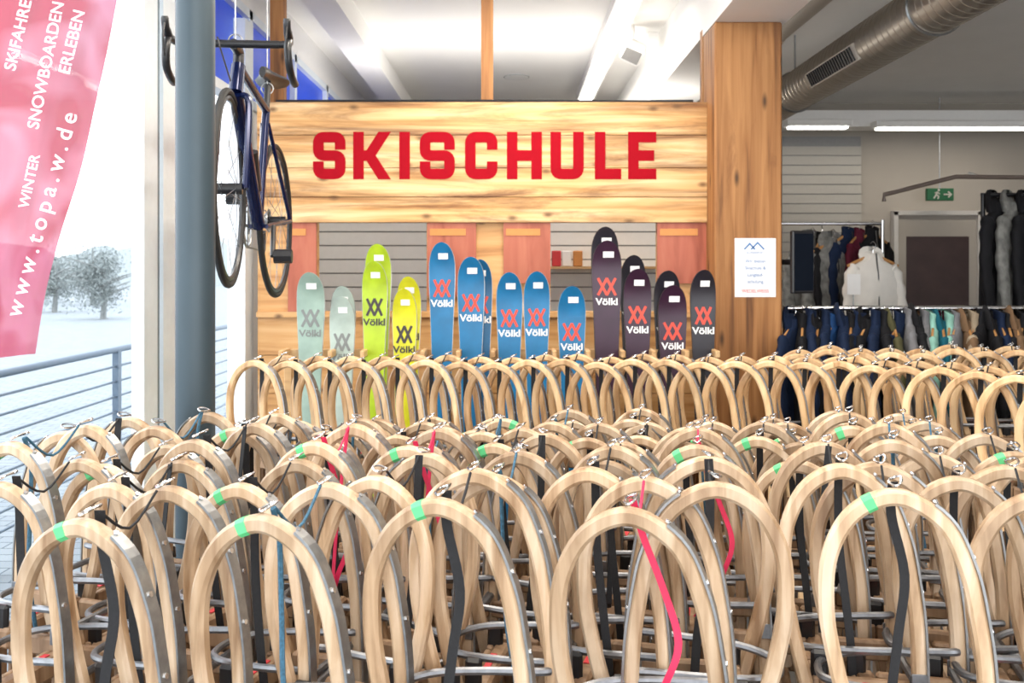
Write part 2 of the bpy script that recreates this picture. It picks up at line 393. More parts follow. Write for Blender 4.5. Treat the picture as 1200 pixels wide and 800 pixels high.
def fillet(pts, r=.034, n=5):
    P2 = [Vector(p) for p in pts]; out = [P2[0]]
    for i in range(1, len(P2)-1):
        d1 = (P2[i-1]-P2[i]); d2 = (P2[i+1]-P2[i]); q = min(r, d1.length*.499, d2.length*.499)
        a_ = P2[i]+d1.normalized()*q; b_ = P2[i]+d2.normalized()*q
        for k in range(n+1):
            t = k/n; out.append(a_*(1-t)**2+P2[i]*2*t*(1-t)+b_*t*t)
    out.append(P2[-1]); res = [out[0]]
    for p in out[1:]:
        if (p-res[-1]).length > 1e-5: res.append(p)
    return res
def strokes(letter, W):
    w, h = W-ST, H-ST
    if letter == 'S': return [fillet([(w, h*.66), (w, h), (0, h), (0, h*.5), (w, h*.5), (w, 0), (0, 0), (0, h*.34)])]
    if letter == 'C': return [fillet([(w, h*.66), (w, h), (0, h), (0, 0), (w, 0), (w, h*.34)])]
    if letter == 'U': return [fillet([(0, h+ST/2), (0, 0), (w, 0), (w, h+ST/2)])]
    return {'K': [[(0, -ST/2), (0, h+ST/2)], [(w*1.0, h+ST/2), (w*.42, h*.5), (w*1.0, -ST/2)], [(0, h*.5), (w*.45, h*.5)]],
         'I': [[(0, -ST/2), (0, h+ST/2)]],
         'H': [[(0, -ST/2), (0, h+ST/2)], [(w, -ST/2), (w, h+ST/2)], [(0, h/2), (w, h/2)]],
         'L': [[(0, h+ST/2), (0, 0), (w+ST/2, 0)]],
         'E': [[(w+ST/2, h), (0, h), (0, 0), (w+ST/2, 0)], [(0, h/2), (w*.88+ST/2, h/2)]]}[letter]
def ribbon(mb, pts, t, y0, y1, org, clip=None):
    n = len(pts); P2 = [Vector(p) for p in pts]; l, r = [], []
    for i in range(n):
        d1 = (P2[i]-P2[i-1]).normalized() if i > 0 else (P2[1]-P2[0]).normalized()
        d2 = (P2[i+1]-P2[i]).normalized() if i < n-1 else d1
        b = (d1+d2).normalized(); nn = Vector((-b.y, b.x)); k = t/2/max(.3, nn.dot(Vector((-d1.y, d1.x))))
        l.append(P2[i]+nn*k); r.append(P2[i]-nn*k)
    if clip:      # square the stroke ends to horizontal cuts
        for e_, nb in ((0, 1), (n-1, n-2)):
            zt = P2[e_].y; d = (P2[e_]-P2[nb])
            for arr in (l, r): arr[e_] = arr[e_]+d*((zt-arr[e_].y)/d.y)
    vs = []
    for i in range(n):
        for q in (l[i], r[i]): vs += [(org[0]+q.x, y0, org[1]+q.y), (org[0]+q.x, y1, org[1]+q.y)]
    fs = [(0, 1, 3, 2), (4*n-4, 4*n-3, 4*n-1, 4*n-2)]
    for i in range(n-1):
        a = 4*i; b_ = a+4
        fs += [(a, a+2, b_+2, b_), (a+1, a+3, b_+3, b_+1), (a, a+1, b_+1, b_), (a+2, a+3, b_+3, b_+2)]
    mb.add(vs, fs)
D = WY-.05
for ch, p0, p1 in (('S', 367, 405), ('K', 414, 457), ('I', 468, 481), ('S', 492, 533), ('C', 545, 583), ('H', 594, 635), ('U', 645, 684), ('L', 697, 728), ('E', 736, 769)):
    Wd = (p1-p0)/F*D; mb = MB()
    for q, s_ in enumerate(strokes(ch, Wd)): ribbon(mb, s_, ST, -.0535-.0004*q, -.049+.0004*q, (X_(p0, D)+ST/2, Z_(210, D)+ST/2), ch == 'K' and q == 1)
    mb.build('letter', M['red'], sb)
for n_, (p0, p1) in enumerate(((564, 578), (318, 334), (822, 838))):
    o = span(X_(p0, 5.3), X_(p1, 5.3), 5.27, 5.34, 0, CH if n_ < 2 else 2.88).build('timber_post', M['post'])
    tag(o, ['thin wooden post rising from the middle of the red lettered sign to the ceiling', 'thin wooden post rising from the left end of the sign behind the bicycle', 'narrow wooden post just left of the thick pillar top'][n_], 'post', 'posts above the sign')
for n_, (p0, p1, yb) in enumerate(((338, 371, 365), (501, 558, 347), (590, 645, 332), (770, 829, 332))):
    o = empty('shutter', (0, WY-.02, 0)); Dq = WY-.02
    tag(o, ['narrow red stained panel left of the first pale skis', 'red stained panel behind the tallest blue ski', 'red stained panel above the middle blue skis', 'red stained panel beside the pillar above the dark skis'][n_], 'panel', 'red panels under the sign')
    span(X_(p0, Dq), X_(p1, Dq), -.012, .012, Z_(yb, Dq), Z_(258, Dq)).build('board', M['panelred'], o)
    span(X_(p0+3, Dq), X_(p1-12, Dq), -.017, -.012, Z_(276, Dq), Z_(268, Dq)).build('strip', M['panelor'], o)
# pillar
pl = empty('timber_pillar', (X_(880, 4.9), 4.95, 0)); tag(pl, 'thick brown timber pillar carrying a white notice right of the sign', 'pillar')
a = MB(); a.box((0, .15, 1.42), (.355, .3, 2.84), bev=.008); a.build('post', M['post'], pl)
nt_ = empty('paper_notice', (X_(885.5, 4.94), 4.95, 0)); tag(nt_, 'white paper notice with blue mountain emblem taped to the pillar', 'notice')
Dn = 4.945
a = MB(); span(-.108, .108, -.004, 0, Z_(348, Dn), Z_(279, Dn), a); a.build('sheet', M['paper'], nt_)
a = MB()
zb = Z_(291, Dn)
for cx, s in ((-.03, .028), (.012, .034)):
    ribbon(a, [(cx-s, zb-.005), (cx, zb+s*.9), (cx+s, zb-.005)], .008, -.0055, -.004, (0, 0))
a.build('emblem', M['ink'], nt_)
for s, py, sz, mt in (('SCHNEESPORT', 296, .014, 'ink'), ('Wir bieten', 306, .024, 'ink'), ('Skischule &', 314, .024, 'ink'), ('Langlauf-', 322, .024, 'ink'), ('schulung', 330, .024, 'ink'), ('WEDELWEISS', 341, .024, 'redink')):
    text('lettering', s, sz, M[mt], nt_, (0, -.0052, Z_(py, Dn)), bold=0, ext=.0003)
# cable on the sign
a = MB(); a.tube(catmull([(-1.3, WY-.03, 2.46), (-.9, WY-.02, 2.462), (-.5, WY-.03, 2.46), (0, WY-.02, 2.463), (.5, WY-.02, 2.46), (1.0, WY-.02, 2.462)], 5), .007, 6)
tag(a.build('power_cable', M['blackp']), 'black cable lying along the top edge of the sign board', 'cable')

# ---------------------------------------------------------------- slatwall behind & shelf
def slatwall(x0, x1, y, z0, z1, label, mt, name='slatwall_panel'):
    t = empty(name, (0, y, 0)); tag(t, label, 'wall panel')
    span(x0, x1, 0, .03, z0, z1).build('backing', M['groove'], t)
    a = MB(); n = int((z1-z0)/.1)
    for k in range(n): span(x0, x1, -.012, 0, z0+k*.1+.005, z0+(k+1)*.1-.005, a)
    a.build('slats', M[mt], t)
slatwall(-1.45, 1.55, 6.8, 0, 2.3, 'long white slatted display wall seen through the partition openings', 'slatw')
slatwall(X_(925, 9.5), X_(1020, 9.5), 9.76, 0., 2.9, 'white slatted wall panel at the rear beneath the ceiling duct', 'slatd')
sh = empty('wall_shelf', (0, 6.6, 0)); tag(sh, 'shelf with small boxes seen through the right opening of the partition', 'shelf')
span(X_(640, 6.6), X_(775, 6.6), -.1, .185, Z_(315, 6.6), Z_(312, 6.6)).build('board', M['rack'], sh)
for i, (p, cl) in enumerate(((652, 'redink'), (664, 'paper'), (677, 'panelor'))):
    o = MB().box((X_(p, 6.6), 6.6, Z_(312, 6.6)+.055), (.065, .06, .11), bev=.006).build('small_box', M[cl]); tag(o, ['small red box on the shelf behind the partition, nearest the blue skis', 'small white box in the middle of the shelf behind the partition', 'small orange box on the shelf behind the partition, nearest the dark skis'][i], 'box')

# ---------------------------------------------------------------- skis
skm = {'sage': (.30, .42, .36), 'pale': (.42, .51, .46), 'lime': (.42, .58, .02), 'yellow': (.66, .64, .02), 'blue': (.006, .105, .25), 'blue2': (.008, .155, .35), 'plum': (.035, .010, .030), 'dark': (.016, .014, .022)}
for k in list(skm): M['ski_'+k] = plain('ski '+k, skm[k], .35, 0, .22, 9)
M['orange'] = plain('emblem orange', (.70, .06, .03), .4); M['dk'] = plain('emblem dark', (.04, .03, .03), .4); M['edge'] = plain('ski edge', (.50, .52, .52), .3, .3)
M['gry'] = plain('emblem grey', (.20, .215, .21), .4)
def ski(pc, ytop, colr, emb, label, D=4.62, wpx=31, lean=2.2):
    L = Z_(ytop, D); W = wpx/F*D/2
    t = empty('ski', (X_(pc, D), D-.0, 0)); t.rotation_euler = (0, 0, 0)
    t.rotation_euler.x = -R(lean); t.location.y = D-math.sin(R(lean))*L*.8
    tag(t, label, 'ski', 'skis leaning in the rack under the sign')
    def outline(grow, y0, th):
        vs = []; fs = []; n = 44
        for i in range(n+1):
            s = L*(i/n) if i < 28 else L*28/n + (L-L*28/n)*math.sin((i-28)/(n-28)*math.pi/2)
            d = L-s
            w = W*(.66+.34*abs((s/L-.45)/.43)**1.6) if d > .13 else W*math.sqrt(max(0, 1-((.13-d)/.13)**2.3))
            w = min(w, W)+grow if d > 0.001 else .004
            y = y0-.045*max(0, (.16-d)/.16)**2
            vs += [(-w, y, s), (-w*.6, y-.002, s), (w*.6, y-.002, s), (w, y, s), (w, y+th, s), (-w, y+th, s)]
        for i in range(n):
            for k in range(6): fs.append((i*6+k, i*6+(k+1) % 6, (i+1)*6+(k+1) % 6, (i+1)*6+k))
        fs += [tuple(range(6)), tuple(reversed(range(n*6, n*6+6)))]
        return MB().add(vs, fs)
    outline(0, -.006, .006).build('top_sheet', M['ski_'+colr], t, True)
    outline(.0025, 0.0, .007).build('base', M['edge' if colr not in ('plum', 'dark') else 'dk'], t, True)
    s = W*.62; yy = -.0098; z0 = L-.225; e = MB()
    for cx in (-s*.48, s*.48):
        for q, sg in enumerate((-1, 1)): ribbon(e, [(cx-s*.5, z0-sg*.042), (cx+s*.5, z0+sg*.042)], .0125, yy-.0003*q-(.0006 if cx > 0 else 0), yy+.0018, (0, 0))
    e.build('emblem', M[emb], t)
    text('lettering', 'Völkl', .047, M['paper' if emb == 'orange' else emb], t, (0, yy, L-.300), bold=.0012, ext=.0006, sx=1.12)
    b = MB(); b.box((W*.1, 0, 0), (W*.75, .0015, .03)); st = b.build('price_sticker', M['paper'], t); st.location = (0, -.0255, L-.068); st.rotation_euler.x = R(15)
    return t
ski(364, 319, 'sage', 'gry', 'pale sage ski at the left end of the rack, taller of the two pale ones', wpx=32)
ski(401, 347, 'pale', 'gry', 'whitish green ski with a faint grey emblem, front one of its pair', wpx=29)
ski(402, 335, 'pale', 'gry', 'whitish green ski tip just showing behind the shorter pale ski', D=4.68, wpx=28)
ski(439, 306, 'lime', 'dk', 'lime green ski with dark emblem, front one of the lime pair', wpx=29)
ski(443, 286, 'lime', 'dk', 'taller lime green ski rising behind its lime twin', D=4.68, wpx=30)
ski(474, 338, 'yellow', 'dk', 'yellow ski with black emblem, the shorter yellow one in front', wpx=28)
ski(479, 324, 'yellow', 'dk', 'yellow ski rising behind the shorter yellow ski', D=4.68, wpx=28)
ski(518, 284, 'blue2', 'orange', 'tallest blue ski with orange emblem next to the yellow skis', wpx=30)
ski(552, 301, 'blue2', 'orange', 'second blue ski from the yellow pair, front of an offset pair', wpx=31)
ski(563, 304, 'blue', 'orange', 'blue ski partly hidden behind the second blue ski', D=4.68, wpx=27)
ski(597, 319, 'blue2', 'orange', 'third blue ski, left one of two equal blue skis in the middle', wpx=30)
ski(629, 318, 'blue2', 'orange', 'fourth blue ski, right one of two equal blue skis in the middle', wpx=30)
ski(670, 335, 'blue2', 'orange', 'shortest blue ski, nearest the dark skis', wpx=32)
ski(711, 282, 'plum', 'orange', 'tall dark plum ski with orange emblem, front of the tallest dark pair', wpx=34)
ski(709, 266, 'dark', 'orange', 'tallest black ski tip behind the tall plum ski', D=4.68, wpx=31)
ski(747, 315, 'plum', 'orange', 'dark ski with red emblem, second dark one in front', wpx=32)
ski(742, 299, 'dark', 'orange', 'black ski rising behind the second dark ski', D=4.68, wpx=29)
ski(788, 334, 'plum', 'orange', 'shorter plum ski, third dark one in front', wpx=33)
ski(782, 317, 'dark', 'orange', 'black ski rising behind the third dark ski', D=4.68, wpx=30)
ski(824, 316, 'dark', 'orange', 'last black ski beside the timber pillar', wpx=29)
rk = empty('ski_rack', (0, 4.5, 0)); tag(rk, 'low wooden ski rack with a notched bar behind the rear row of sleds', 'rack')
zr = Z_(413, 4.5)
a = MB(); span(X_(322, 4.5), X_(848, 4.5), .17, .2, zr-.05, zr, a); a.build('back_bar', M['rack'], rk)
for px in (328, 386, 424, 495, 537, 578, 650, 690, 731, 767, 806, 842):
    a = MB(); a.box((X_(px, 4.5), .09, zr-.01), (.022, .16, .035), bev=.004); a.build('peg', M['rack'], rk)
for px in (326, 590, 845):
    a = MB(); a.box((X_(px, 4.5), .21, (zr-.05)/2), (.04, .03, zr-.05), bev=.004); a.build('leg', M['rack'], rk)

# ---------------------------------------------------------------- sleds
prof = [(-.018, 0), (-.022, .25), (-.028, .5), (-.030, .7), (-.025, .88), (-.012, .98), (.005, 1.052), (.042, 1.124), (.114, 1.160), (.184, 1.130), (.224, 1.058), (.229, .965), (.214, .88), (.192, .80), (.170, .72), (.155, .64)]
HV = .108
def sp(u, z, v): return Vector((.105-u, v, z))
def make_sled(woodm, cord, tape, clipside, extra):
    t = empty('wooden_sled')
    for v in (-HV, HV):
        path = catmull([sp(u, z, v) for u, z in prof], 6)
        r = MB().sweep(path, (0, 1, 0), .025, .0265, .22).build('runner', M[woodm], t, True)
        cut = [p for i, p in enumerate(path) if i < 45]
        MB().sweep(cut, (0, 1, 0), .0235, .0042, 0, off=.0150).build('steel_strap', M['steel'], r)
        for i in (18, 28, 37, 44):
            b = MB(); p = path[i]; n = Vector((0, 1, 0)).cross((path[i+1]-path[i-1]).normalized())
            b.disc_cyl(p+n*.0178, n, .0045, .003, 10); b.build('screw', M['chrome'], r)
        if tape and v < 0:
            k = tape; MB().sweep([path[k], path[k+1], path[k+1].lerp(path[k+2], .3)], (0, 1, 0), .0262, .0277, .22).build('tape_mark', M['green'], r, label='bright green tape mark')
    xs = .105-.155
    a = MB()
    for k in range(5): a.box((xs-.012, -.088+k*.044, .42), (.014, .034, .74), bev=.003)
    a.build('seat', M['slat'], t)
    for z in (.77, .46, .12):
        a = MB(); a.box((xs+.012, 0, z), (.035, .205, .042), bev=.006)
        for v in (-.095, .095): a.box((.053, v, z), (.140, .020, .04), bev=.005)
        a.build('crossbar', M['slat'], t)
    a = MB(); a.box((xs+.008, 0, .7925), (.014, .07, .002)); a.build('printed_mark', M['redink'], t)
    for v in (-.09, .09):
        a = MB(); a.box((xs-.003, v, .80), (.035, .016, .07), bev=.006); a.build('bracket', M['blackp'], t)
    hp = [(.13, -.098, .84), (.11, -.09, .84), (.02, -.086, .835), (-.07, -.072, .83), (-.12, -.04, .825), (-.13, 0, .825), (-.12, .04, .825), (-.07, .072, .83), (.02, .086, .835), (.11, .09, .84), (.13, .098, .84)]
    a = MB(); a.tube(catmull(hp, 4), .0072, 8); a.build('pull_hoop', M['galv'], t, True)
    a = MB(); a.tube([(.122, -.11, .80), (.122, .11, .80)], .008, 8)
    for v in (-HV, HV): a.box((.131, v+(-.0140 if v < 0 else .0140), .80), (.030, .003, .030), bev=.001)
    a.build('steel_crossbar', M['galv'], t, True)
    for v in (-.092, .092):
        a = MB(); c_ = Vector((-.01, v, 1.179))
        a.tube(catmull([c_+Vector((dx, dy, dz)) for dx, dy, dz in ((0, -.020, 0), (.009, -.01, .006), (.009, .014, .009), (0, .022, .004), (-.009, .014, .002), (-.009, -.01, 0))], 3, True), .0022, 5, True)
        a.build('clip', M['chrome'], t, True)
    mm = {'b': 'black', 'r': 'redcord', 'c': 'bluecord'}[cord]
    s = clipside
    if cord == 'c':
        a = MB(); a.tube(catmull([(-.01, -.08, 1.176), (-.01, -.06, 1.12), (.0, -.07, 1.0), (.01*s, -.08, .9), (.03*s, -.08, .8), (.035*s, -.07, .72)], 5), .0045, 6)
        a.tube(catmull([(-.01, -.075, 1.176), (-.01, 0, 1.125), (-.01, .075, 1.176)], 5), .0028, 6)
        a.build('pull_cord', M[mm], t, True)
    else:
        a = MB(); wv = .017 if cord == 'b' else .012
        if cord == 'b': pp = [(-.01, -.07, 1.176), (-.012, -.062, 1.12), (-.010*s, -.062, 1.02), (.0, -.068, .93), (.012*s, -.07, .83), (.018*s, -.06, .74)]
        else: pp = [(-.01, -.07, 1.176), (.005, -.062, 1.12), (.04*s, -.07, 1.04), (.065*s, -.09, .97), (.045*s, -.10, .91), (.02*s, -.08, .86), (-.02*s, -.06, .80)]
        a.sweep(catmull(pp, 5), (1, .25, 0), wv, .002, 0)
        a.tube(catmull([(-.01, -.07, 1.174), (-.01, 0, 1.13), (-.01, .07, 1.174)], 4), .0025, 6)
        if extra: a.sweep(catmull([(-.01, .065, 1.172), (-.02, .06, 1.08), (-.03, .05, .95), (-.03, .03, .82)], 5), (1, -.3, 0), wv*.8, .002, 0)
        a.build('pull_strap', M[mm], t, True)
    return t
protos = {}
used = set()
def get_proto(key):
    if key not in protos: protos[key] = make_sled(*key)
    return protos[key]
ORD = ['first', 'second', 'third', 'fourth', 'fifth', 'sixth', 'seventh', 'eighth', 'ninth', 'tenth', 'eleventh', 'twelfth', 'thirteenth', 'fourteenth', 'fifteenth', 'sixteenth', 'seventeenth', 'eighteenth', 'nineteenth', 'twentieth', 'twenty-first', 'twenty-second', 'twenty-third', 'twenty-fourth', 'twenty-fifth', 'twenty-sixth', 'twenty-seventh', 'twenty-eighth', 'twenty-ninth', 'thirtieth', 'thirty-first', 'thirty-second', 'thirty-third', 'thirty-fourth', 'thirty-fifth']
cordname = {'b': 'black strap', 'r': 'red strap', 'c': 'blue cord'}
def place(x, y, rz, key, hz, label, group, ry=0., sx=1.):
    p = get_proto(key)
    if key not in used: o = p; used.add(key)
    else: o = copy_tree(p)
    o.location = (x, y, 0); o.rotation_euler = (0, ry, rz); o.scale = (sx, 1, hz)
    tag(o, label, 'sled', group)
def fr_pos(px, D, rz):
    x = X_(px, D); a = R(rz); v = Vector((-math.sin(a), math.cos(a)))
    return x+v.x*HV, D+v.y*HV
row1 = [(103, 1.40, -15, 'b', 50, 0), (315, 1.41, -16, 'c', 50, 0), (522, 1.44, -13, 'b', 50, 0), (745, 1.42, -15, 'r', 0, 0), (1058, 1.54, -14, 'b', 51, 0), (1232, 1.57, -14, 'b', 0, 0)]
for i, (px, D, rz, cd, tp, ex) in enumerate(row1):
    x, y = fr_pos(px, D, rz)
    place(x, y, R(rz), ('ash', cd, tp, 1 if i % 2 else -1, ex), [1.0, 1.003, 1.018, 1.010, 1.01, 1.0][i], 'pale wooden sled with %s, %s from the left in the nearest row' % (cordname[cd], ORD[i]), 'sleds in the nearest row', 0, .96)
place(X_(838, 1.62), 1.70, R(172), ('ash', 'b', 0, 1, 0), 1.01, 'pale wooden sled turned the other way behind the red strapped sled', 'sleds in the nearest row')
rows = [
    ('second row', 1.70, -.92, 1.18, .215, 1.0, .04), ('third row', 1.95, -1.0, 1.16, .205, 1.0, 0), ('fourth row', 2.20, -1.04, 1.14, .205, .99, .03), ('fifth row', 2.44, -.66, 1.14, .205, .965, 0), ('sixth row', 2.69, -.70, 1.2, .205, .935, .04)]
for nm, D, x0, x1, stp, hh, ph in rows:
    x = x0+ph; i = 0
    while x < x1:
        cd = random.choice('bbbbc' + ('r' if D > 1.9 and D < 2.0 else 'b')); tp = random.choice([0, 0, 50, 51]); ex = random.choice([0, 0, 1])
        rz = -15+random.uniform(-5, 5); 
        if random.random() < .14: rz += 180
        if not (nm == 'second row' and .26 < x < .50):
            place(x, D+.10+random.uniform(-.03, .03), R(rz), ('ash', cd, tp, 1, ex), random.uniform(.975, 1.02)*hh,
              'upright wooden sled with %s, %s from the left in the %s' % (cordname[cd], ORD[i], nm), 'sleds in the '+nm, R(random.uniform(-1.2, 1.2)), .90)
        x += stp; i += 1
# rear row under the skis and its right continuation
x = -.99
for i in range(18):
    place(x, 3.80, R(-20), ('beech', 'b', 0, 1, 0), random.uniform(.998, 1.014), 'honey coloured sled in front of the skis, %s from the left in the rear row' % ORD[i], 'sleds in the rear row', R(1.5), 1.02); x += .135
for i in range(10):
    place(1.34+i*.085, 3.78-i*.10, R(-36), ('beech', 'b', 0, 1, 0), random.uniform(.99, 1.015), 'honey coloured sled before the clothes rack, %s from the pillar side' % ORD[i], 'sleds before the clothes rack', R(1.5), 1.03)
for i in range(10):
    place(1.32+i*.14, 4.28, R(-20), ('beech', 'b', 0, 1, 0), random.uniform(.99, 1.01), 'honey coloured sled right under the clothes rack rail, %s from the pillar' % ORD[i], 'rearmost sleds beside the clothes rack')

# ---------------------------------------------------------------- bicycle
bk = empty('road_bicycle', (0, 0, 0)); tag(bk, 'dark navy road bicycle with drop handlebars hanging beside the steel column', 'bicycle')
fa = Vector((-.985, 3.27, 1.82)); ra = Vector((-1.065, 4.23, 1.755))
fx = (fa-ra).normalized(); sy = Vector((0, 0, 1)).cross(fx).normalized(); uz = fx.cross(sy)
def B(x, y, z): return ra+fx*x+sy*y+uz*z       # bike coordinates: rear axle origin
WB = (fa-ra).length
def wheel(cx, lab, steer=0.):
    rm = Matrix.Rotation(R(steer), 3, uz); s2 = rm @ sy; f2 = rm @ fx; C0 = B(cx, 0, 0)
    def W_(a, y, r): return C0+f2*(r*math.cos(a))+s2*y+uz*(r*math.sin(a))
    w_ = MB().ring(C0, s2, .335, .0125, 56, 8).build('wheel', M['rubber'], bk, True, lab)
    MB().ring(C0, s2, .314, .010, 56, 6).build('rim', M['blackp'], w_, True)
    s = MB()
    for k in range(20):
        a = k*2*math.pi/20; b2 = a+.25*(1 if k % 2 else -1); sd = .025 if k % 2 else -.025
        s.tube([W_(b2, sd, .02), W_(a, 0, .306)], .0012, 4)
    s.build('spokes', M['steel'], w_)
    MB().disc_cyl(C0, s2, .020, .09, 14).build('hub', M['blackp'], w_, True)
wheel(WB, 'front wheel', 3.5); wheel(0, 'rear wheel', -2)
BBp = (.41, 0, -.07); ST_ = (.27, 0, .44); HT = (.845, 0, .47); HB = (.885, 0, .36)
f_ = MB()
f_.tube([B(*BBp), B(*ST_)], .017, 10); f_.tube([B(*ST_), B(*HT)], .017, 10); f_.tube([B(*BBp), B(*HB)], .026, 10); f_.tube([B(*HT), B(*HB)], .026, 10)
for s in (-1, 1):
    f_.tube([B(.41, s*.03, -.07), B(0, s*.065, 0)], .010, 8); f_.tube([B(.29, s*.012, .38), B(0, s*.065, 0)], .009, 8)
f_.build('frame', M['frameblue'], bk, True)
f_ = MB()
for s in (-1, 1): f_.tube(catmull([B(.89, s*.02, .35), B(.9, s*.05, .31), B(WB, s*.055, 0)], 5), .012, 8)
f_.build('fork', M['frameblue'], bk, True)
BZ = .525; hw_ = .205
MB().tube([B(.85, 0, .44), B(.84, 0, BZ-.01), B(.855, 0, BZ), B(.93, 0, BZ)], .020, 10).build('stem', M['blackp'], bk, True)
a = MB(); a.tube([B(.93, -.16, BZ), B(.93, .16, BZ)], .0145, 10)
for s in (-1, 1): a.tube(catmull([B(*p) for p in [(.93, s*.1, BZ), (.93, s*.15, BZ), (.94, s*(hw_-.012), BZ), (1.0, s*hw_, BZ-.005), (1.03, s*hw_, BZ-.045), (1.01, s*(hw_+.004), BZ-.105), (.95, s*(hw_+.006), BZ-.13), (.90, s*(hw_+.008), BZ-.135)]], 5), .0135, 10)
a.build('handlebar', M['blackp'], bk, True)
for s in (-1, 1):
    a = MB(); a.tube(catmull([B(1.0, s*hw_, BZ), B(1.04, s*hw_, BZ+.02), B(1.055, s*hw_, BZ+.055)], 4), [.015]*4+[.013]*4+[.010], 10)
    a.tube(catmull([B(1.055, s*hw_, BZ+.035), B(1.07, s*hw_, BZ-.015), B(1.055, s*hw_, BZ-.085)], 4), .0045, 6); a.build('brake_lever', M['blackp'], bk, True)
MB().tube([B(*ST_), B(.235, 0, .58)], .0135, 10).build('seat_post', M['blackp'], bk, True)
a = MB(); vs = []; fs = []
sec = [(.10, .072, .60), (.14, .076, .605), (.19, .058, .60), (.26, .033, .595), (.33, .022, .59), (.37, .013, .58)]
for x, hw, z in sec:
    for k in range(10):
        an = 2*math.pi*k/10; vs.append(B(x, hw*math.cos(an), z+.024*math.sin(an)))
for i in range(len(sec)-1):
    for k in range(10): fs.append((i*10+k, i*10+(k+1) % 10, (i+1)*10+(k+1) % 10, (i+1)*10+k))
fs += [tuple(range(10)), tuple(range(50, 60))]
a.add(vs, fs).build('saddle', M['blackp'], bk, True)
a = MB(); a.ring(B(.41, -.045, -.07), sy, .085, .005, 32, 6); a.ring(B(.41, -.05, -.07), sy, .06, .004, 24, 6)
for k in range(4): a.tube([B(.41, -.045, -.07), B(.41+.085*math.cos(k*1.57), -.045, -.07+.085*math.sin(k*1.57))], .006, 6)
a.build('chainring', M['steel'], bk, True)
for s in (-1, 1):
    a = MB(); a.tube([B(.41, s*.06, -.07), B(.41+s*.1, s*.075, -.07-s*.13)], .010, 8); cr_ = a.build('crank', M['blackp'], bk, True)
    c_ = B(.41+s*.1, s*.115, -.07-s*.13); MB().disc_cyl(c_, sy, .028, .07, 8).build('pedal', M['blackp'], cr_)
a = MB()
for k in range(6): a.ring(B(0, -.03-.004*k, 0), sy, .05-.005*k, .003, 24, 5)
a.build('cassette', M['steel'], bk, True)
a = MB(); a.tube([B(0, -.045, .045), B(.41, -.047, .013)], .004, 5); a.tube([B(.01, -.045, -.14), B(.41, -.047, -.155)], .004, 5); a.build('chain', M['steel'], bk)
a = MB(); a.box(B(0, -.055, -.085), (.02, .02, .08)); a.disc_cyl(B(.0, -.05, -.12), sy, .022, .008, 12); a.disc_cyl(B(0, -.05, -.07), sy, .022, .008, 12); a.build('derailleur', M['blackp'], bk)
MB().tube(catmull([B(.93, -.05, BZ+.01), B(1.04, -.03, BZ-.02), B(.97, 0, .38)], 5), .003, 5).build('brake_cable', M['blackp'], bk)
MB().tube([B(.52, .0, .06), B(.60, 0, .20)], .030, 12).build('bottle', M['blackp'], bk, True)
for i, (p, lab) in enumerate(((B(.90, 0, BZ+.02), 'thin steel cable holding the bicycle handlebar end'), (B(.25, 0, .54), 'thin steel cable holding the bicycle saddle end'))):
    a = MB(); a.tube([p, (p.x, p.y, CH)], .003, 5); a.ring(p, fx, .025, .003, 14, 5); tag(a.build('hanging_cable', M['steel']), lab, 'cable')

# ---------------------------------------------------------------- ceiling things
def lampbar(x0, x1, y0, y1, z, label, watts, name='ceiling_light'):
    t = empty(name, ((x0+x1)/2, (y0+y1)/2, z)); tag(t, label, 'ceiling light')
    w_, d_ = x1-x0, y1-y0
    MB().box((0, 0, .035), (w_+.06, d_+.06, .06), bev=.008).build('housing', M['white'], t)
    MB().box((0, 0, -.004), (w_, d_, .02), bev=.004).build('diffuser', M['lamp'], t)
    if watts:
        l = bpy.data.lights.new('tube_light', 'AREA'); l.shape = 'RECTANGLE'; l.size = w_; l.size_y = d_; l.energy = watts; l.color = (1, .89, .75)
        o = bpy.data.objects.new('tube_light', l); col.objects.link(o); o.location = ((x0+x1)/2, (y0+y1)/2, z-.03)
    return t
lampbar(.66, .78, 5.6, 9.2, CH-.07, 'long bright ceiling light strip running away above the sign', 24)
lampbar(X_(1025, 9.1), X_(1215, 9.1), 9.0, 9.1, 2.88, 'long horizontal light strip above the rear doorway', 8)
lampbar(X_(922, 9.1), X_(990, 9.1), 9.0, 9.1, 2.89, 'short horizontal light strip beside the pillar at the rear', 3)
for i, (x, y) in enumerate(((-.4, .6), (.9, .6), (-.4, 2.6), (.8, 2.6), (2.4, 3.6), (2.6, 1.2), (0, 4.3))):
    lampbar(x-.09, x+.09, y-.6, y+.6, CH-.07, 'ceiling light strip over the sleds, %s of those outside the view' % ORD[i], (20, 20, 25, 25, 11, 8, 28)[i])
# added fill light, unseen behind the slatted display wall, to brighten the ceiling
ul = empty('added_ceiling_fill', (0, 6.95, 2.3)); tag(ul, 'unseen fill light added behind the slatted display wall to brighten the ceiling', 'light')
MB().box((0, 0, -.05), (2.7, .14, .06), bev=.008).build('housing', M['white'], ul); MB().box((0, 0, -.01), (2.6, .10, .02), bev=.004).build('diffuser', plain('fill diffuser', (1, 1, 1), .5, emis=(1, .97, .9), estr=.8), ul)
for sx_ in (-1.2, 1.2): MB().box((sx_, -.09, -.06), (.03, .06, .03)).build('bracket', M['white'], ul)
l = bpy.data.lights.new('fill_up_light', 'AREA'); l.shape = 'RECTANGLE'; l.size = 2.6; l.size_y = .1; l.energy = 20; l.color = (1, .96, .90)
o = bpy.data.objects.new('fill_up_light', l); col.objects.link(o); o.location = (0, 6.95, 2.33); o.rotation_euler = (R(180), 0, 0)
sl = empty('spotlight', (X_(742, 6.6), 6.6, CH)); tag(sl, 'white track spotlight on the ceiling beside the long light strip', 'spotlight')
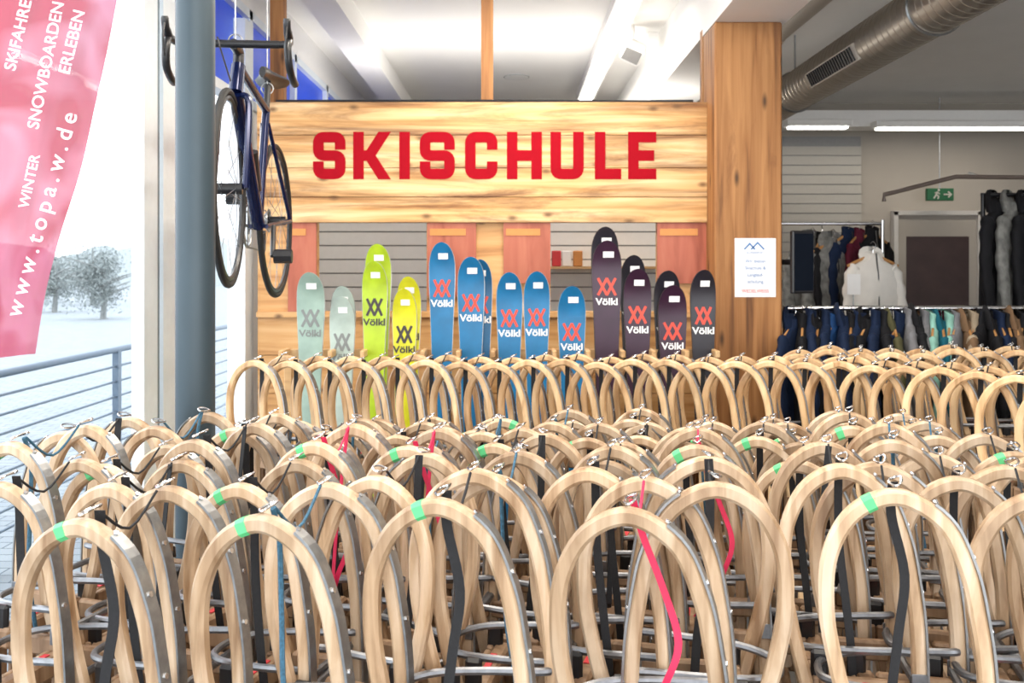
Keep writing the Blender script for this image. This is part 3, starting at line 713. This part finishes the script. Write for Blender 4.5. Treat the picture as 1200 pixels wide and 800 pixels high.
MB().tube([(0, 0, 0), (0, 0, -.1)], .012, 8).build('stem', M['white'], sl)
rt = Matrix.Rotation(R(25), 3, 'Y') @ Matrix.Rotation(R(30), 3, 'X')
MB().box((0, 0, -.19), (.16, .22, .12), rot=rt, bev=.02).build('lamp_head', M['white'], sl)
MB().box(Vector((0, 0, -.19))+rt @ Vector((0, -.115, 0)), (.12, .01, .09), rot=rt, bev=.003).build('lens', M['groove'], sl)
MB().box((.13, .1, -.1), (.09, .3, .08), bev=.01).build('gear_box', M['white'], sl)
cs = empty('ceiling_speaker', (.04, 8.4, CH)); tag(cs, 'round white flush speaker in the ceiling above the sign', 'speaker')
MB().disc_cyl((0, 0, -.006), (0, 0, 1), .11, .012, 32).build('grille', M['slatw'], cs, True); MB().ring((0, 0, -.008), (0, 0, 1), .112, .004, 32, 6).build('rim', M['groove'], cs, True)
dc = empty('air_duct', (2.08, 0, 2.83)); tag(dc, 'round spiral metal air duct with a long grille under the ceiling', 'duct')
a = MB(); a.tube([(0, 3.2, 0), (0, 8.2, 0)], .14, 36); a.build('pipe', M['duct'], dc, True)
a = MB()
for k in range(68): a.ring((0, 3.3+k*.072, 0), (.0, 1, 0), .1405, .0025, 36, 5)
a.build('seams', M['duct'], dc, True)
rg = Matrix.Rotation(R(-25), 3, 'Y')
MB().box(Vector((-.125, 5.75, -.060)), (.02, .85, .10), rot=rg).build('grille', M['ductp'], dc)
gs = MB()
for k in range(20): gs.box(Vector((-.133, 5.37+k*.04, -.064)), (.02, .014, .085), rot=rg)
gs.build('grille_bars', M['blackp'], dc)
MB().tube([(0, 8.2, 0), (0, 8.28, 0)], .15, 36).build('end_collar', M['duct'], dc, True)
for y in (4.6, 6.9):
    MB().ring((0, y, 0), (0, 1, 0), .146, .008, 36, 6).build('clamp', M['steel'], dc, True)
    MB().tube([(0, y, .14), (0, y, .42)], .006, 6).build('hanger_rod', M['steel'], dc)
d2 = empty('painted_pipe', (1.72, 0, 3.08)); tag(d2, 'cream painted pipe under the ceiling left of the metal duct', 'pipe')
MB().tube([(0, 3, 0), (0, 9.2, 0)], .08, 24).build('pipe', M['ductp'], d2, True)
MB().ring((0, 6.2, 0), (0, 1, 0), .083, .01, 24, 6).build('clamp', M['ductp'], d2, True)
MB().tube([(0, 6.2, .07), (0, 6.2, .17)], .006, 6).build('hanger_rod', M['steel'], d2)

# ---------------------------------------------------------------- right rear: door, exit sign, bars, screen
dr = empty('door_1'); dr['kind'] = 'structure'; DY = 9.74
a = MB(); span(X_(1046, DY), X_(1051, DY), DY-.04, DY+.05, 0, Z_(248, DY), a); span(X_(1144, DY), X_(1149, DY), DY-.04, DY+.05, 0, Z_(248, DY), a); span(X_(1046, DY), X_(1149, DY), DY-.04, DY+.05, Z_(252, DY), Z_(247, DY), a)
a.build('door_frame', M['trimg'], dr)
span(X_(1051, DY), X_(1144, DY), DY, DY+.03, 0, Z_(252, DY)).build('door_leaf', M['cream'], dr)
a = MB(); span(X_(1062, DY), X_(1135, DY), DY-.01, DY, .2, Z_(277, DY), a); a.build('door_pane', M['doorin'], dr)
ex = empty('exit_sign', (X_(1101, 9.5), 9.5, Z_(228, 9.5))); tag(ex, 'green emergency exit sign with running figure above the rear doorway', 'sign')
MB().box((0, 0, 0), (.27, .05, .125), bev=.005).build('sign_box', M['exit'], ex)
e = MB(); ribbon(e, [(-.07, -.04), (-.045, 0), (-.03, .03)], .014, -.03, -.026, (0, 0)); ribbon(e, [(-.045, 0), (-.02, -.02), (-.03, -.045)], .012, -.03, -.026, (0, 0)); ribbon(e, [(-.06, .015), (-.035, .025), (-.01, .005)], .01, -.03, -.026, (0, 0)); e.disc_cyl((-.02, -.028, .045), (0, 1, 0), .012, .004, 12)
e.build('running_figure', M['slatd'], ex); e = MB()
ribbon(e, [(.03, 0), (.1, 0)], .014, -.03, -.026, (0, 0)); ribbon(e, [(.075, .03), (.105, 0), (.075, -.03)], .014, -.03, -.026, (0, 0))
e.build('arrow', M['slatd'], ex)
MB().tube([(0, 0, .06), (0, 0, CH-ex.location.z)], .006, 6).build('hanger_rod', M['steel'], ex)
hr = empty('wall_rail', (0, 7.5, 0)); tag(hr, 'grey brown metal wall rail with a bent end near the exit sign', 'rail')
O7 = Vector((0, 7.5, 0))
MB().tube([P(1036, 236, 7.5)-O7, P(1036, 228, 7.5)-O7, P(1120, 207, 7.5)-O7, P(1230, 208, 7.5)-O7], .018, 10).build('tube', plain('rail brown', (.16, .12, .10), .4), hr, True)
MB().tube([P(1150, 207, 7.5)-O7, (P(1150, 200, 7.5)-O7).xyz+Vector((0, .2, 0))], .012, 8).build('bracket', M['steel'], hr)
tv = empty('display_screen', (X_(937, 5.0), 4.96, Z_(307, 5.0))); tv.rotation_euler.z = R(25); tag(tv, 'black flat display screen fixed to the right side of the pillar', 'screen')
MB().box((0, 0, 0), (.145, .03, .33), bev=.006).build('casing', M['blackp'], tv); MB().box((0, -.0165, 0), (.125, .003, .30)).build('panel', plain('screen face', (.006, .009, .016), .7, spec=.05), tv)
MB().tube([(0, .0, 0), (-.04, .12, 0)], .015, 8).build('wall_arm', M['blackp'], tv)

# ---------------------------------------------------------------- garments
def fabric(nm, c, n=.25, sc=14): return plain('fabric '+nm, c, .8, 0, n, sc, bump=.3, spec=.2)
FB = {k: fabric(k, v) for k, v in {'navy': (.008, .017, .046), 'black': (.010, .010, .012), 'teal': (.008, .09, .13), 'blue': (.010, .045, .14), 'grey': (.17, .17, .18), 'mint': (.26, .50, .42), 'brown': (.17, .10, .055), 'olive': (.08, .075, .035), 'sand': (.34, .27, .19), 'wine': (.10, .012, .028)}.items()}
FB['white'] = plain('fabric white', (.80, .77, .72), .9, 0, .06, 10)
FB['camo'] = plain('fabric patterned grey', (.17, .17, .16), .8, 0, .5, 22)
M['hang'] = wood('hanger wood', (.30, .12, .03), (.46, .22, .07), (.55, .3, .12))
def jacket_meshes():
    secs = [(.02, .055, .05), (-.02, .075, .055), (-.045, .13, .06), (-.075, .185, .068), (-.13, .21, .085), (-.25, .215, .095), (-.42, .222, .10), (-.58, .23, .105), (-.66, .225, .10)]
    vs, fs = [], []; n = 28
    for j, (z, w_, d_) in enumerate(secs):
        for k in range(n):
            a = 2*math.pi*k/n; c_, s_ = math.cos(a), math.sin(a)
            f = 1+.10*math.sin(5*a+j*.7)+.06*math.sin(11*a+j*1.3)
            vs.append((w_*math.copysign(abs(c_)**.8, c_), d_*math.copysign(abs(s_)**.9, s_)*f, z))
    for j in range(len(secs)-1):
        for k in range(n): fs.append((j*n+k, j*n+(k+1) % n, (j+1)*n+(k+1) % n, (j+1)*n+k))
    fs += [tuple(range((len(secs)-1)*n, len(secs)*n))]
    b = MB().add(vs, fs)
    sl_ = []
    for s in (-1, 1):
        sl_.append(MB().tube(catmull([(s*.16, 0, -.09), (s*.205, -.01, -.15), (s*.235, -.025, -.3), (s*.238, -.05, -.45), (s*.225, -.07, -.60)], 4), [.055+.008*math.sin(i*1.9)-.0008*i for i in range(17)], 12))
    cl = MB(); vs = []; fs = []
    for j, (z, r_) in enumerate(((-.03, .085), (.02, .075), (.055, .08), (.06, .07), (.02, .06))):
        for k in range(16):
            a = 2*math.pi*k/16; vs.append((r_*math.cos(a), r_*.75*math.sin(a), z+.012*math.sin(a)))
    for j in range(4):
        for k in range(16): fs.append((j*16+k, j*16+(k+1) % 16, (j+1)*16+(k+1) % 16, (j+1)*16+k))
    cl.add(vs, fs)
    zp = MB(); zp.sweep([(0, -.058, .03), (0, -.075, -.06), (0, -.098, -.15), (0, -.108, -.4), (0, -.112, -.64)], (1, 0, 0), .012, .004, 0)
    pk = MB(); pk.box((.11, -.095, -.48), (.012, .02, .14), bev=.003)
    hd = MB(); vs = []; fs = []
    for j, (z, r_, yo) in enumerate(((-.03, .105, .02), (.02, .115, .03), (.06, .10, .04), (.085, .06, .05), (.09, .02, .05))):
        for k in range(16):
            a = 2*math.pi*k/16; vs.append((r_*math.cos(a), yo+r_*.6*math.sin(a), z-.04*(math.sin(a) < -.3)))
    for j in range(4):
        for k in range(16): fs.append((j*16+k, j*16+(k+1) % 16, (j+1)*16+(k+1) % 16, (j+1)*16+k))
    hd.add(vs, fs)
    return b, sl_, cl, zp, pk, hd
JB, JS, JC, JZ, JP, JH = jacket_meshes()
hanger_proto = None
def hanger(loc, rz, label, group):
    global hanger_proto
    if hanger_proto is None:
        t = empty('clothes_hanger')
        MB().sweep(catmull([(-.2, 0, -.075), (-.1, 0, -.03), (0, 0, .0), (.1, 0, -.03), (.2, 0, -.075)], 5), (0, 1, 0), .012, .02, .3).build('shoulder_bar', M['hang'], t, True)
        MB().tube(catmull([(0, 0, 0), (0, 0, .04), (.02, 0, .06), (.02, 0, .085), (0, 0, .1), (-.018, 0, .085)], 4), .003, 6).build('hook', M['chrome'], t, True)
        hanger_proto = t; o = t
    else: o = copy_tree(hanger_proto)
    o.location = loc; o.rotation_euler = (0, 0, rz); tag(o, label, 'hanger', group)
jp = {}
def jacket(colr, loc, rz, label, group, flat=1., hood=False, sc=1.):
    key = (colr, hood)
    if key not in jp:
        t = empty('jacket')
        JB.build('body', FB[colr], t, True)
        for s in JS: s.build('sleeve', FB[colr], t, True)
        (JH if hood else JC).build('hood' if hood else 'collar', FB[colr], t, True)
        JZ.build('zip', M['blackp'] if colr not in ('black', 'white') else M['steel'], t)
        JP.build('pocket_trim', M['blackp'] if colr != 'white' else M['steel'], t); jp[key] = t; o = t
    else: o = copy_tree(jp[key])
    o.location = loc; o.rotation_euler = (0, 0, rz); o.scale = (sc, sc*flat, sc); tag(o, label, 'jacket', group)
RY = 5.05; RZ = 1.325
rr = empty('clothes_rack', (0, RY, 0)); tag(rr, 'chrome clothes rack loaded with dark jackets right of the pillar', 'rack')
MB().tube([(1.46, 0, RZ), (3.3, 0, RZ)], .013, 10).build('rail', M['chrome'], rr, True)
for x in (1.47, 3.28):
    MB().tube([(x, 0, 0.03), (x, 0, RZ)], .014, 10).build('upright', M['chrome'], rr, True); MB().box((x, 0, .02), (.05, .5, .03), bev=.006).build('foot', M['chrome'], rr)
seq = ['navy', 'black', 'navy', 'black', 'navy', 'blue', 'navy', 'black', 'navy', 'black', 'navy', 'black', 'olive', 'navy', 'grey', 'black', 'grey', 'mint', 'teal', 'mint', 'grey', 'brown', 'sand', 'black', 'black', 'navy', 'black', 'brown', 'black', 'black', 'olive', 'black', 'navy', 'black', 'black']
cnt = {}
tot = {c: seq.count(c) for c in seq}
for i, c_ in enumerate(seq):
    cnt[c_] = cnt.get(c_, 0)+1; x = 1.52+i*.044; rz = R(64+random.uniform(-12, 12))
    lab = ('only %s jacket on the loaded chrome rack' % c_) if tot[c_] == 1 else '%s jacket on the loaded chrome rack, %s %s one from the pillar' % (c_, ORD[cnt[c_]-1], c_)
    jacket(c_, (x, RY, RZ-.070+random.uniform(-.02, .01)), rz, lab, 'jackets on the chrome rack', .5, hood=i % 3 == 0, sc=random.uniform(.96, 1.04))
    hanger((x, RY, RZ-.088), rz, 'hanger holding the %s jacket, %s from the pillar on the chrome rack' % (c_, ORD[i]), 'hangers on the chrome rack')
# rear rail with front facing jackets
r2 = empty('hanging_rail', (0, 7.0, 0)); tag(r2, 'chrome hanging rail behind the pillar with patterned and white jackets', 'rack')
MB().tube([(X_(905, 7), 0, Z_(262, 7)), (X_(1034, 7), 0, Z_(262, 7))], .013, 10).build('rail', M['chrome'], r2, True)
for px in (905, 1034): MB().tube([(X_(px, 7), 0, 0), (X_(px, 7), 0, Z_(258, 7))], .014, 10).build('upright', M['chrome'], r2, True)
for c_, px, py, D, rz, hood, sc, lab in (
    ('camo', 952, 284, 6.95, 30, True, 1.1, 'patterned grey hooded jacket nearest the pillar on the hanging rail'),
    ('black', 963, 282, 7.0, 60, False, 1.0, 'black jacket between two patterned grey ones on the hanging rail'),
    ('camo', 976, 286, 6.9, 25, True, 1.1, 'second patterned grey hooded jacket beside the navy jacket'),
    ('navy', 994, 276, 7.0, 40, False, 1.0, 'navy jacket left of the white hooded jacket'),
    ('wine', 1007, 277, 7.05, 50, False, 1.0, 'dark red jacket edge behind the white hooded jacket'),
    ('black', 1022, 275, 7.1, 35, False, 1.0, 'black jacket directly behind the white hooded jacket'),
    ('white', 1023, 301, 6.65, 12, True, .86, 'white hooded fleece jacket facing forward on the hanging rail')):
    p = P(px, py, D); jacket(c_, p, R(rz), lab, 'jackets on the hanging rail', .8 if rz < 14 else .55, hood, sc); hanger(p+Vector((0, 0, .01)), R(rz), 'hanger of the '+lab, 'hangers on the hanging rail')
pc_ = empty('price_card_stand', (X_(1000, 6.4), 6.4, 0)); tag(pc_, 'white price card on a thin rod in front of the white jacket', 'card')
MB().box((0, -.01, Z_(333, 6.4)), (.09, .003, .14)).build('card', M['paper'], pc_)
MB().tube([(0, 0, Z_(330, 6.4)), (0, 0, 0)], .004, 6).build('rod', M['steel'], pc_)
r3 = empty('wall_rack', (0, 6.2, 0)); tag(r3, 'dark rack with long black jackets at the right edge', 'rack')
MB().tube([(X_(1150, 6.2), 0, Z_(228, 6.2)), (4.2, 0, Z_(228, 6.2))], .013, 10).build('rail', M['blackp'], r3, True)
for x in (X_(1152, 6.2), 4.18): MB().tube([(x, 0, 0), (x, 0, Z_(226, 6.2))], .014, 10).build('upright', M['blackp'], r3, True)
for i, (px, c_) in enumerate(((1170, 'black'), (1188, 'camo'), (1206, 'black'), (1224, 'black'))):
    p = P(px, 242, 6.2); jacket(c_, p, R(46), ['black jacket at the open end of the dark rack at right edge', 'patterned grey jacket between black ones on the dark rack', 'black jacket just right of the patterned one on the dark rack', 'last black jacket cut by the right edge on the dark rack'][i], 'jackets on the dark rack', .55, True, 1.28)
    hanger(p+Vector((0, 0, -.03)), R(46), '%s hanger on the dark rack at right edge' % ORD[i], 'hangers on the dark rack')
# display unit between racks
cb = empty('display_table', (3.0, 7.6, 0)); tag(cb, 'dark display unit with stacked goods below the rear doorway', 'display unit')
MB().box((0, 0, .5), (1.6, .5, 1.0), bev=.01).build('body', M['blackp'], cb); MB().box((0, 0, 1.02), (1.66, .56, .04), bev=.008).build('top', M['rack'], cb)
for i, (px, c_) in enumerate(((1055, 'brown'), (1085, 'wine'), (1120, 'sand'))):
    x = X_(px, 7.6)
    for k in range(4):
        tag(MB().box((x+random.uniform(-.01, .01), 7.55, 1.065+k*.048), (.2, .25, .045), bev=.015).build('folded_sweater', FB[c_]), 'folded %s sweater on the dark display unit, %s from the bottom of its pile' % (c_, ORD[k]), 'sweater', 'folded sweaters')

# ---------------------------------------------------------------- world, camera
wd = bpy.data.worlds.new('World'); bpy.context.scene.world = wd; wd.use_nodes = True; nt = wd.node_tree
bg = nt.nodes['Background']; bg.inputs['Color'].default_value = (.96, .98, 1, 1); bg.inputs['Strength'].default_value = 4.3
cam = bpy.data.cameras.new('Camera'); co = bpy.data.objects.new('Camera', cam); col.objects.link(co)
co.location = (0, 0, ZC); co.rotation_euler = (R(90), 0, 0); cam.sensor_width = 36; cam.lens = F/1200*36; cam.shift_y = -(400-HY)/1200; cam.clip_start = .05
cam.dof.use_dof = True; cam.dof.focus_distance = 2.2; cam.dof.aperture_fstop = 8
bpy.context.scene.camera = co
bpy.context.scene.view_settings.view_transform = 'Standard'
bpy.context.scene.view_settings.exposure = 0.08
